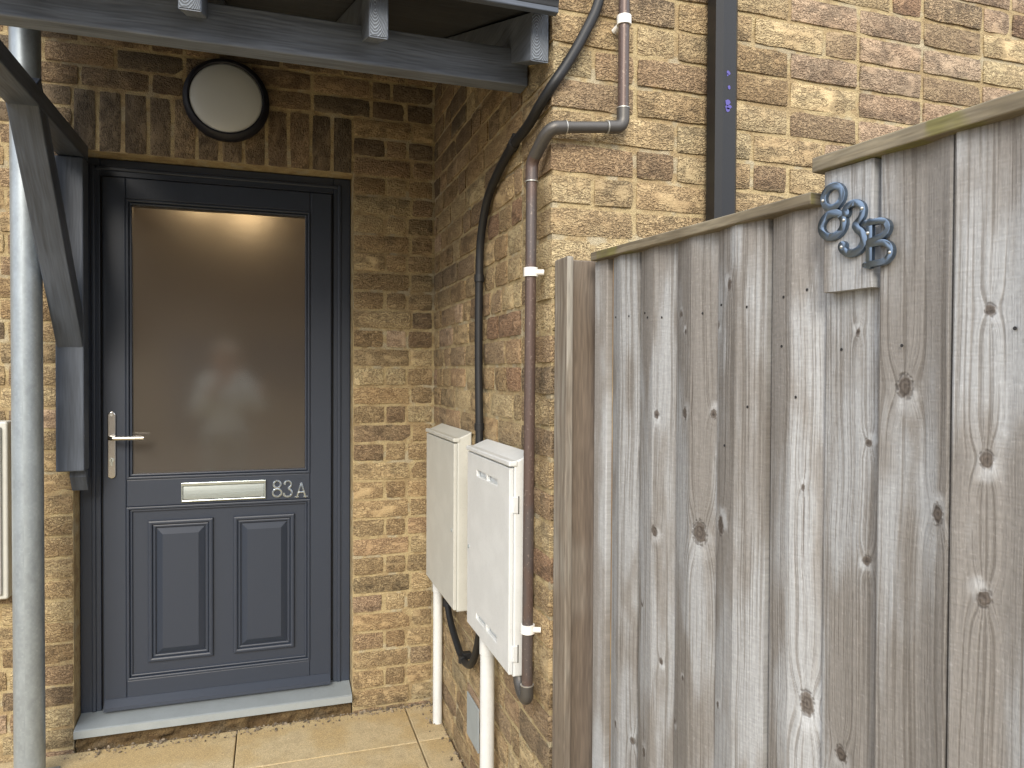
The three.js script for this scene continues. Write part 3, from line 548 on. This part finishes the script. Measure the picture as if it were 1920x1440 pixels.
// ---------------------------------------------------------------- meter boxes on the side wall (built facing +z, turned to face -x)
function meterBox(label, z0, z1, y0, y1, deep, mat, slots) {
  const b = thing('meter_box', label, 'meter box', [0, (y0 + y1) / 2, (z0 + z1) / 2], 'meter boxes on the walls'); b.rotation.y = -Math.PI / 2;
  const W = (z1 - z0) / 2, H = (y1 - y0) / 2;
  const s = new THREE.Shape(); s.moveTo(0.001, -H); s.lineTo(deep - 0.012, -H); s.lineTo(deep - 0.012, H - 0.0); s.lineTo(0.001, H + 0.02); s.closePath();
  const g = new THREE.ExtrudeGeometry(s, { depth: 2 * W - 0.008, bevelEnabled: true, bevelSize: 0.004, bevelOffset: -0.004, bevelThickness: 0.004, bevelSegments: 2 }); g.rotateY(-Math.PI / 2); g.translate(W - 0.004, 0, 0);
  part('body', boxUV(g), mat, b);
  part('hood', rbox(-W - 0.003, H - 0.012, deep - 0.02, W + 0.003, H + 0.002, deep + 0.003, 0.004, 'x'), mat, b);
  const holes = []; if (slots) for (const y of [H - 0.075, -H + 0.05]) holes.push([-0.1, y, -0.006, y + 0.016], [0.006, y, 0.1, y + 0.016]);
  const door = part('door', push(rectShape(-W + 0.004, -H + 0.006, W - 0.004, H - 0.016, holes), deep - 0.0115, deep, 0.0022), mat, b);
  if (slots) for (const y of [0.16, -0.21]) { part('hinge', rbox(W - 0.006, y - 0.02, deep - 0.022, W + 0.003, y + 0.02, deep - 0.0095, 0.0015), mat, door); part('hinge_gap', plainBox(W - 0.0005, y - 0.022, deep - 0.0245, W + 0.0012, y + 0.022, deep - 0.0222), M.seal, door); }
  part('lock', rod([slots ? -W + 0.022 : W - 0.03, slots ? -0.03 : -0.02, deep - 0.002], [slots ? -W + 0.022 : W - 0.03, slots ? -0.03 : -0.02, deep + 0.0015], 0.006), M.plate, door);
  return b;
}
meterBox('cream meter box in the porch corner, nearer the door', 0.166, 0.612, 0.582, 1.146, 0.06, M.cream, false);
meterBox('white meter box with slotted door beside the copper pipe', 0.786, 1.2, 0.605, 1.14, 0.062, M.white, true);
for (const [label, z, y1, x, r] of [['thin white conduit under the cream meter box', 0.2, 0.58, -0.021, 0.0175], ['thick white conduit under the white meter box', 0.905, 0.604, -0.031, 0.0205]]) {
  const c = thing('conduit', label, 'pipe', [x, 0, z], 'white conduits under the meter boxes');
  part('tube', tube(new THREE.LineCurve3(V(0, 0.016, 0), V(0, y1 - 0.003, 0)), r, 12, 24), M.white, c);
  part('collar', tube(new THREE.LineCurve3(V(0, y1 - 0.05, 0), V(0, y1 - 0.003, 0)), r + 0.0022, 2, 24), M.white, c);
}
tag(part('cover_plate', rbox(-0.006, 0.165, 0.58, -0.001, 0.305, 0.72, 0.002), M.plate, scene), 'small grey cover plate low on the brick wall behind the conduits', 'plate');

// ---------------------------------------------------------------- black cable on the side wall, and its loop
{
  const c = thing('black_cable', 'thick black cable curving down the wall to the white meter box', 'cable');
  part('sheath', tube(smooth([[0.14, 2.55, 1.328], [0.122, 2.32, 1.328], [0.108, 2.226, 1.328], [0.072, 2.148, 1.328], [0.03, 2.075, 1.328], [-0.001, 2.027, 1.322], [-0.0175, 1.993, 1.283], [-0.018, 1.971, 1.2], [-0.018, 1.958, 1.085], [-0.018, 1.93, 0.975], [-0.018, 1.868, 0.84], [-0.018, 1.77, 0.772], [-0.018, 1.65, 0.755], [-0.018, 1.4, 0.752], [-0.018, 1.17, 0.764], [-0.018, 0.98, 0.766]]), 0.0125, 160, 12), M.black, c);
  for (const [y, z, a] of [[1.957, 1.08, 1.25], [1.648, 0.755, 0], [1.195, 0.763, 0]]) { const g = merge([rod([-0.018, -0.011, 0], [-0.018, 0.011, 0], 0.0152), rbox(-0.02, -0.011, -0.03, -0.003, 0.011, -0.008, 0.002)]); g.rotateX(a); g.translate(0, y, z); part('clip', g, M.black, c); }
  const l = thing('cable_loop', 'short black cable looping between the two meter boxes', 'cable');
  part('sheath', tube(smooth([[-0.026, 0.6, 0.36], [-0.028, 0.55, 0.385], [-0.03, 0.5, 0.44], [-0.03, 0.455, 0.53], [-0.03, 0.43, 0.62], [-0.03, 0.445, 0.71], [-0.03, 0.505, 0.775], [-0.03, 0.575, 0.815], [-0.03, 0.62, 0.83]]), 0.0115, 70, 12), M.black, l);
  for (const [y, z] of [[0.545, 0.388], [0.432, 0.622]]) { const g = merge([rod([-0.03, -0.012, 0], [-0.03, 0.012, 0], 0.0155), rbox(-0.032, 0.0, -0.012, -0.004, 0.02, 0.012, 0.002)]); g.translate(0, y, z); part('clip', g, M.black, l); }
  tag(part('thin_cable', tube(smooth([[-0.006, 0.1, 0.86], [-0.006, 0.17, 0.93], [-0.006, 0.205, 1.0], [-0.006, 0.2, 1.1], [-0.006, 0.205, 1.27]]), 0.004, 40, 8), M.black, scene), 'thin black cable low on the side wall by the thick conduit', 'cable');
}

// ---------------------------------------------------------------- copper pipe
{
  const c = thing('copper_pipe', 'tarnished copper pipe stepping round the brick corner', 'pipe'), r = 0.0132;
  const top = [0.168, 1.94, 1.343], cor = [-0.033, 1.918, 1.343], low = [-0.032, 1.86, 1.265];
  part('upper_pipe', rod([0.17, 2.62, 1.343], [0.168, 1.965, 1.343], r, 20), M.copper, c);
  part('elbow', tube(bend([[0.168, 1.985, 1.343], top, [0.125, 1.936, 1.343]], 0.03), r + 0.0022, 20, 20), M.bronze, c);
  part('cross_pipe', rod([0.13, 1.936, 1.343], [0.02, 1.924, 1.343], r, 20), M.bronze, c);
  part('elbow', tube(bend([[0.022, 1.924, 1.343], [-0.018, 1.919, 1.343], [-0.03, 1.872, 1.282]], 0.034), r + 0.0022, 20, 20), M.bronze, c);
  part('elbow', tube(bend([[-0.0285, 1.878, 1.29], low, [-0.032, 1.815, 1.264]], 0.016), r + 0.0018, 16, 20), M.copper, c);
  part('lower_pipe', rod([-0.032, 1.83, 1.264], [-0.032, 0.57, 1.25], r, 20), M.copper, c);
  part('elbow', tube(bend([[-0.032, 0.605, 1.2505], [-0.032, 0.562, 1.25], [-0.03, 0.575, 1.19], [-0.028, 0.66, 1.165]], 0.03), r + 0.0024, 30, 20), M.bronze, c);
  const band = (p, q) => part('solder_ring', rod(p, q, r + 0.0031, 20), M.solder, c);
  band([0.168, 1.9835, 1.343], [0.168, 1.9855, 1.343]); band([0.127, 1.9357, 1.343], [0.125, 1.9355, 1.343]); band([0.0225, 1.9242, 1.343], [0.0205, 1.924, 1.343]); band([-0.032, 1.8155, 1.264], [-0.032, 1.8135, 1.264]); band([-0.032, 0.606, 1.2505], [-0.032, 0.604, 1.2505]);
  for (const [x, y, z, outer] of [[0.169, 2.19, 1.343, 1], [-0.032, 1.6, 1.2615, 0], [-0.032, 0.742, 1.252, 0]]) {
    const g = merge([rod([0, -0.0105, 0], [0, 0.0105, 0], 0.0172, 24), rod(outer ? [0, 0, -0.003] : [0, -0.001, 0.004], outer ? [-0.012, -0.014, -0.031] : [0.028, -0.001, 0.016], 0.0068, 12)]); g.translate(x, y, z); part('clip', g, M.clip, c, 'white plastic pipe clip');
  }
}
// ---------------------------------------------------------------- black downpipe on the outer wall
{
  const d = thing('downpipe', 'black painted downpipe running down the bright brick wall behind the fence', 'downpipe', [0.437, 0, 1.345]);
  const s = new THREE.Shape(), a = 0.031, b = 0.018; s.moveTo(-a, -b); s.lineTo(-b, -a); s.lineTo(b, -a); s.lineTo(a, -b); s.lineTo(a, b); s.lineTo(b, a); s.lineTo(-b, a); s.lineTo(-a, b); s.closePath();
  const g = new THREE.ExtrudeGeometry(s, { depth: 2.95, bevelEnabled: false }); g.rotateX(-Math.PI / 2); part('tube', toCreasedNormals(boxUV(g), 0.3), M.blackPaint, d);
  const rr = rng(3);
  for (const [y, w, h] of [[2.09, 0.006, 0.007], [2.085, 0.003, 0.004], [2.055, 0.005, 0.005], [2.018, 0.007, 0.009], [2.008, 0.01, 0.006], [2.0, 0.006, 0.006]]) { const f = new THREE.CircleGeometry(1, 7), p = f.attributes.position; for (let i = 1; i < p.count; i++) p.setXY(i, p.getX(i) * (0.6 + 0.6 * rr()), p.getY(i) * (0.6 + 0.6 * rr())); f.scale(w, h, 1); f.translate(-0.006 + 0.006 * rr(), y, a + 0.0008); part('paint_flake', f, M.purple, d); }
}

// ---------------------------------------------------------------- fence
{
  const A = 7.5 * Math.PI / 180, FX = 0.08, FZ0 = 1.42;
  // fence axes: local x runs along the fence towards the camera, z out of the face (to the left in the picture)
  const turn = -(Math.PI / 2 - A);
  const f = thing('fence', 'weathered grey timber fence of upright boards with stepped capping', 'fence', [FX, 0, FZ0]); f.rotation.y = turn;
  const H1 = 1.609, H2 = 1.651;
  // board with two slightly tilted faces: crease in the middle proud (+) or hollow (-)
  function board(i, s0, s1, y0, y1, crease, kink, name = 'board', lift = 0) {
    const w = s1 - s0, g0 = 0.0019, prof = [[g0, 0], [g0 + 0.003, 0.0016], [w * crease - 0.006, kink * 0.9], [w * crease, kink], [w * crease + 0.006, kink * 0.9], [w - g0 - 0.003, 0.0016], [w - g0, 0], [w - g0, -0.014], [g0, -0.014]];
    const sh = new THREE.Shape(); prof.forEach(([a, b], k) => k ? sh.lineTo(a, b) : sh.moveTo(a, b)); sh.closePath();
    let g = new THREE.ExtrudeGeometry(sh, { depth: y1 - y0, bevelEnabled: false }); g.rotateX(-Math.PI / 2); g.scale(1, 1, -1); 
    // ExtrudeGeometry went along z; after the turn it stands along y, and scale put its face to +z, so flip the winding back
    g = g.toNonIndexed(); const p = g.attributes.position; for (let q = 0; q < p.count; q += 3) { const t = [p.getX(q), p.getY(q), p.getZ(q)]; p.setXYZ(q, p.getX(q + 1), p.getY(q + 1), p.getZ(q + 1)); p.setXYZ(q + 1, ...t); }
    g.computeVertexNormals(); g = toCreasedNormals(g, 0.35);
    const uv = new Float32Array(g.attributes.position.count * 2), P = g.attributes.position;
    for (let q = 0; q < P.count; q++) { uv[q * 2] = (i * 128 + 1 + Math.min(126, Math.max(0, P.getX(q) * 1000))) / 2048; uv[q * 2 + 1] = Math.min(0.999, (P.getY(q) + y0) / 1.75); }
    g.setAttribute('uv', new THREE.BufferAttribute(uv, 2)); g.translate(s0, y0, lift); return part(name, g, M.fence, f);
  }
  const E = BOARD_EDGES, r = rng(12), lifts = [];
  board(0, -0.02, 0.036, 0.02, H1, 0.5, 0.002, 'batten', 0.006);
  part('batten', rbox(0.0365, 0.02, -0.012, 0.0415, H1, -0.004, 0.001), std({ map: oldTimber, roughness: 0.8, color: rgb(1.0, 0.82, 0.55) }), f, 'strip of newer yellow wood');
  for (let i = 1; i < 6; i++) { lifts[i] = (r() - 0.5) * 0.009; board(i, E[i], E[i + 1], 0.02, H1 + 0.004, 0.49, 0.0135, 'board', lifts[i]); }
  board(6, E[6], 0.7085, 0.02, H2 + 0.004, 0.66, 0.006, 'board', 0.002);
  for (let i = 7; i < 15; i++) board(i, E[i], E[i + 1], 0.02, H2 + 0.004, 0.57, -0.0075, 'board', 0.02 + (r() - 0.5) * 0.003);
  part('cap_rail', rbox(-0.012, H1, -0.045, 0.6, H1 + 0.019, 0.024, 0.003, 'x', 3.1), M.capTimber, f); part('cap_rail', rbox(0.6095, H2, -0.045, 1.63, H2 + 0.022, 0.034, 0.003, 'x', 5.2), M.capTimber, f);
  part('arris_rail', rbox(-0.02, 1.42, -0.06, 1.62, 1.49, -0.0155, 0.003, 'x'), M.oldTimber, f); part('arris_rail', rbox(-0.02, 0.35, -0.06, 1.62, 0.42, -0.0155, 0.003, 'x'), M.oldTimber, f);
  board(14, 0.6215, 0.7065, 1.477, H2 - 0.001, 0.5, 0.0005, 'number_board', 0.0225).userData.label = 'short board under the house number';
  for (const [s, y] of [[0.063, 1.48], [0.114, 1.479], [0.164, 1.482], [0.177, 1.472], [0.224, 1.469], [0.347, 1.468], [0.394, 1.479], [0.461, 1.47], [0.533, 1.48], [0.578, 1.487], [0.464, 1.305], [0.529, 1.403], [0.409, 1.236], [0.562, 1.324], [0.745, 1.397], [0.642, 1.395], [0.883, 1.412]]) {
    let b = 1; while (s > E[b + 1]) b++; const w = E[b + 1] - E[b], t = (s - E[b]) / w, cr = b >= 6 ? 0.57 : 0.49, k = b > 6 ? -0.0075 : b === 6 ? 0.006 : 0.0135; const z = k * (t < cr ? t / cr : (1 - t) / (1 - cr)) + (b > 6 ? 0.0215 : b === 6 ? 0.002 : lifts[b]);
    part('nail', new THREE.CircleGeometry(0.0024, 8).translate(s, y, z + 0.0012), M.seal, f);
  }
  for (const [ch, s, y0, h] of [['8', 0.6425, 1.549, 0.082], ['3', 0.6785, 1.521, 0.079], ['B', 0.7155, 1.503, 0.064]]) {
    const n = thing('house_numeral', ch === 'B' ? 'chrome letter B at the right of the number on the fence' : ch === '8' ? 'chrome figure 8 at the left of the number on the fence' : 'chrome figure 3 between the 8 and the B on the fence', 'numeral', [0, 0, 0], 'chrome house numerals on the fence');
    f.updateMatrixWorld(true); n.position.copy(f.localToWorld(V(s, y0, 0.0235))); n.rotation.y = turn;
    part('figure', numeral(ch, h, 0.0052, 0.0058), M.blueSteel, n);
    for (const [x, y] of ch === 'B' ? [[-0.22, 0.72], [0.3, 0.24]] : ch === '8' ? [[-0.19, 0.72], [0.25, 0.3]] : [[0.17, 0.8], [-0.24, 0.2]]) part('screw', new THREE.SphereGeometry(0.0024, 10, 6).translate(x * h, y * h, 0.0062), M.solder, n);
  }
  const p = thing('fence_post', 'brown timber post fixed to the brick corner at the fence end', 'post', [0.05, 0, 1.33]);
  part('post', boxUV(rbox(-0.022, 0.02, -0.014, 0.041, 1.618, 0.036, 0.004), 'y', 0.31), std({ map: oldTimber, bumpMap: timberBump, bumpScale: 0.0018, roughness: 0.85, color: rgb(0.52, 0.5, 0.475) }), p);
  part('batten', boxUV(rbox(-0.043, 0.02, -0.013, -0.026, 1.622, 0.062, 0.004), 'y', 1.31), M.oldTimber, p);
}
// ---------------------------------------------------------------- behind the camera: the photographer, and a house added to darken the glass reflection
function bodyMesh(bones, lo, size, res, k) {                 // bones: [a, b, ra, rb]; smooth union of tapered capsules, meshed
  const mc = new MarchingCubes(res, M.white, false, false, 200000), F = mc.field; mc.isolation = 0;
  const S = size / res;
  for (let z = 0; z < res; z++) for (let y = 0; y < res; y++) for (let x = 0; x < res; x++) {
    const px = lo[0] + x * S, py = lo[1] + y * S, pz = lo[2] + z * S; let d = 1;
    for (const [a, b, ra, rb] of bones) {
      const bx = b[0] - a[0], by = b[1] - a[1], bz = b[2] - a[2], qx = px - a[0], qy = py - a[1], qz = pz - a[2], t = Math.max(0, Math.min(1, (qx * bx + qy * by + qz * bz) / (bx * bx + by * by + bz * bz)));
      const e = Math.hypot(qx - bx * t, qy - by * t, qz - bz * t) - (ra + (rb - ra) * t);
      if (e > d + k) continue; const h = Math.max(0, Math.min(1, 0.5 + 0.5 * (d - e) / k)); d = d + (e - d) * h - k * h * (1 - h);
    }
    F[x + y * res + z * res * res] = -d;
  }
  mc.update();
  const n = mc.count, p = new Float32Array(n * 3), q = mc.positionArray, half = res / 2;
  for (let i = 0; i < n; i++) for (let c = 0; c < 3; c++) p[i * 3 + c] = lo[c] + (q[i * 3 + c] * half + half) * S;
  const g = new THREE.BufferGeometry(); g.setAttribute('position', new THREE.BufferAttribute(p, 3)); g.setAttribute('normal', new THREE.BufferAttribute(new Float32Array(mc.normalArray.slice(0, n * 3)), 3));
  return g;
}
{
  const p = thing('person', 'person in a pale shirt holding up a phone, mirrored in the door glass', 'person', [-0.98, 0.018, 3.22]);
  const skin = std({ color: rgb(0.5, 0.3, 0.22), roughness: 0.6 }), shirt = std({ color: rgb(0.72, 0.82, 0.81), roughness: 0.9 }), jeans = std({ color: rgb(0.3, 0.36, 0.38), roughness: 0.9 }), hair = std({ color: rgb(0.55, 0.47, 0.38), roughness: 0.8 });
  const hands = [];
  const hand = (x, y, z, s) => { hands.push([[x, y - 0.035, z + 0.01], [x, y + 0.02, z], 0.026, 0.026]); for (let i = 0; i < 4; i++) { const fy = y + 0.028 - i * 0.019; hands.push([[x, fy, z], [x + s * 0.045, fy + 0.006, z - 0.012], 0.009, 0.0085], [[x + s * 0.045, fy + 0.006, z - 0.012], [x + s * (0.072 - i * 0.004), fy + 0.004, z + 0.008], 0.0085, 0.0075]); } hands.push([[x, y - 0.03, z], [x + s * 0.03, y - 0.045, z + 0.03], 0.011, 0.009]); };
  const body = [[[-0.09, 0.07, 0.02], [-0.1, 0.45, 0.01], 0.045, 0.055], [[-0.1, 0.45, 0.01], [-0.09, 0.84, 0.02], 0.058, 0.085], [[0.09, 0.07, 0.02], [0.1, 0.45, 0.01], 0.045, 0.055], [[0.1, 0.45, 0.01], [0.09, 0.84, 0.02], 0.058, 0.085],
    [[-0.09, 0.035, 0.03], [-0.1, 0.03, -0.12], 0.04, 0.035], [[0.09, 0.035, 0.03], [0.1, 0.03, -0.12], 0.04, 0.035], [[0, 0.86, 0.02], [0, 1.1, 0.02], 0.125, 0.12], [[-0.06, 1.12, 0.02], [-0.07, 1.26, 0.03], 0.12, 0.1], [[0.06, 1.12, 0.02], [0.07, 1.26, 0.03], 0.12, 0.1], [[0, 1.28, 0.03], [0, 1.38, 0.01], 0.055, 0.05],
    [[-0.16, 1.26, 0.03], [-0.2, 1.04, -0.04], 0.05, 0.042], [[-0.2, 1.04, -0.04], [-0.02, 1.27, -0.22], 0.04, 0.028], [[0.16, 1.26, 0.03], [0.27, 1.07, -0.06], 0.05, 0.042], [[0.27, 1.07, -0.06], [0.3, 1.28, -0.23], 0.04, 0.028]];
  const torso = bodyMesh(body, [-0.85, -0.02, -0.95], 1.7, 112, 0.05);
  // the clothes are the same continuous surface: shirt above the waist, trousers below, by material groups
  const P = torso.attributes.position, tri = P.count / 3, cls = (i) => { const y = (P.getY(i) + P.getY(i + 1) + P.getY(i + 2)) / 3, z = P.getZ(i); return y < 0.06 ? 3 : y < 0.88 ? 2 : (z < -0.13 && y > 1.14) || y > 1.33 ? 0 : 1; };
  const order = [[], [], [], []]; for (let i = 0; i < tri; i++) order[cls(i * 3)].push(i);
  const idx = order.flat().flatMap(i => [i * 3, i * 3 + 1, i * 3 + 2]); torso.setIndex(idx); let at = 0; order.forEach((l, m) => { torso.addGroup(at, l.length * 3, m); at += l.length * 3; });
  part('body', torso, [skin, shirt, jeans, M.seal], p);
  hand(-0.005, 1.285, -0.245, 1); hand(0.3, 1.3, -0.255, 1);
  const hg = bodyMesh(hands, [-0.1, 1.1, -0.5], 0.52, 104, 0.008); part('hands', hg, skin, p);
  const head = [[[0, 1.44, -0.005], [0, 1.475, 0.0], 0.07, 0.085], [[0, 1.4, -0.035], [0, 1.46, -0.02], 0.045, 0.07], [[0, 1.445, -0.085], [0, 1.47, -0.075], 0.014, 0.008], [[-0.078, 1.44, 0.01], [-0.08, 1.47, 0.015], 0.014, 0.017], [[0.078, 1.44, 0.01], [0.08, 1.47, 0.015], 0.014, 0.017], [[-0.022, 1.407, -0.07], [0.022, 1.407, -0.07], 0.009, 0.009]];
  part('head', bodyMesh(head, [-0.16, 1.3, -0.18], 0.32, 64, 0.02), skin, p);
  part('hair', bodyMesh([[[0, 1.5, 0.015], [0, 1.47, 0.045], 0.088, 0.08], [[-0.05, 1.52, -0.03], [0.05, 1.52, -0.03], 0.05, 0.05], [[-0.07, 1.48, 0.03], [-0.065, 1.4, 0.04], 0.03, 0.02], [[0.07, 1.48, 0.03], [0.065, 1.4, 0.04], 0.03, 0.02]], [-0.16, 1.3, -0.16], 0.32, 56, 0.03), hair, p);
  for (const s of [-1, 1]) part('eye', new THREE.SphereGeometry(0.011, 10, 8).translate(s * 0.03, 1.468, -0.078), M.seal, p);
  const ph = thing('phone', 'dark phone held up in both hands, mirrored in the door glass', 'phone', [-0.64, 1.325, 2.935]);
  part('case', rbox(-0.075, -0.036, 0, 0.075, 0.036, 0.008, 0.004), M.black, ph);
  const w = thing('house', 'added brown house that darkens the reflection in the door glass', 'house', [-1.7, -0.05, 13]);
  part('wall', plainBox(-2.8, 0, 0, 2.8, 4.7, 5), std({ map: mortarColor, bumpMap: mortarBump, bumpScale: 0.006, roughness: 0.95, color: rgb(0.36, 0.32, 0.29) }), w);
  const rs = new THREE.Shape(); rs.moveTo(-0.3, 4.7); rs.lineTo(2.5, 6.4); rs.lineTo(5.3, 4.7); rs.closePath(); const rg = new THREE.ExtrudeGeometry(rs, { depth: 6, bevelEnabled: false }); rg.rotateY(-Math.PI / 2); rg.translate(3, 0.003, 0); part('roof', boxUV(rg), M.felt, w);
  part('door', rbox(-0.9, 0.05, -0.03, 0.0, 2.1, -0.001), M.door, w); part('window', rbox(0.5, 1.0, -0.03, 2.0, 2.1, -0.001), M.black, w);
}
renderer.render(scene, camera);
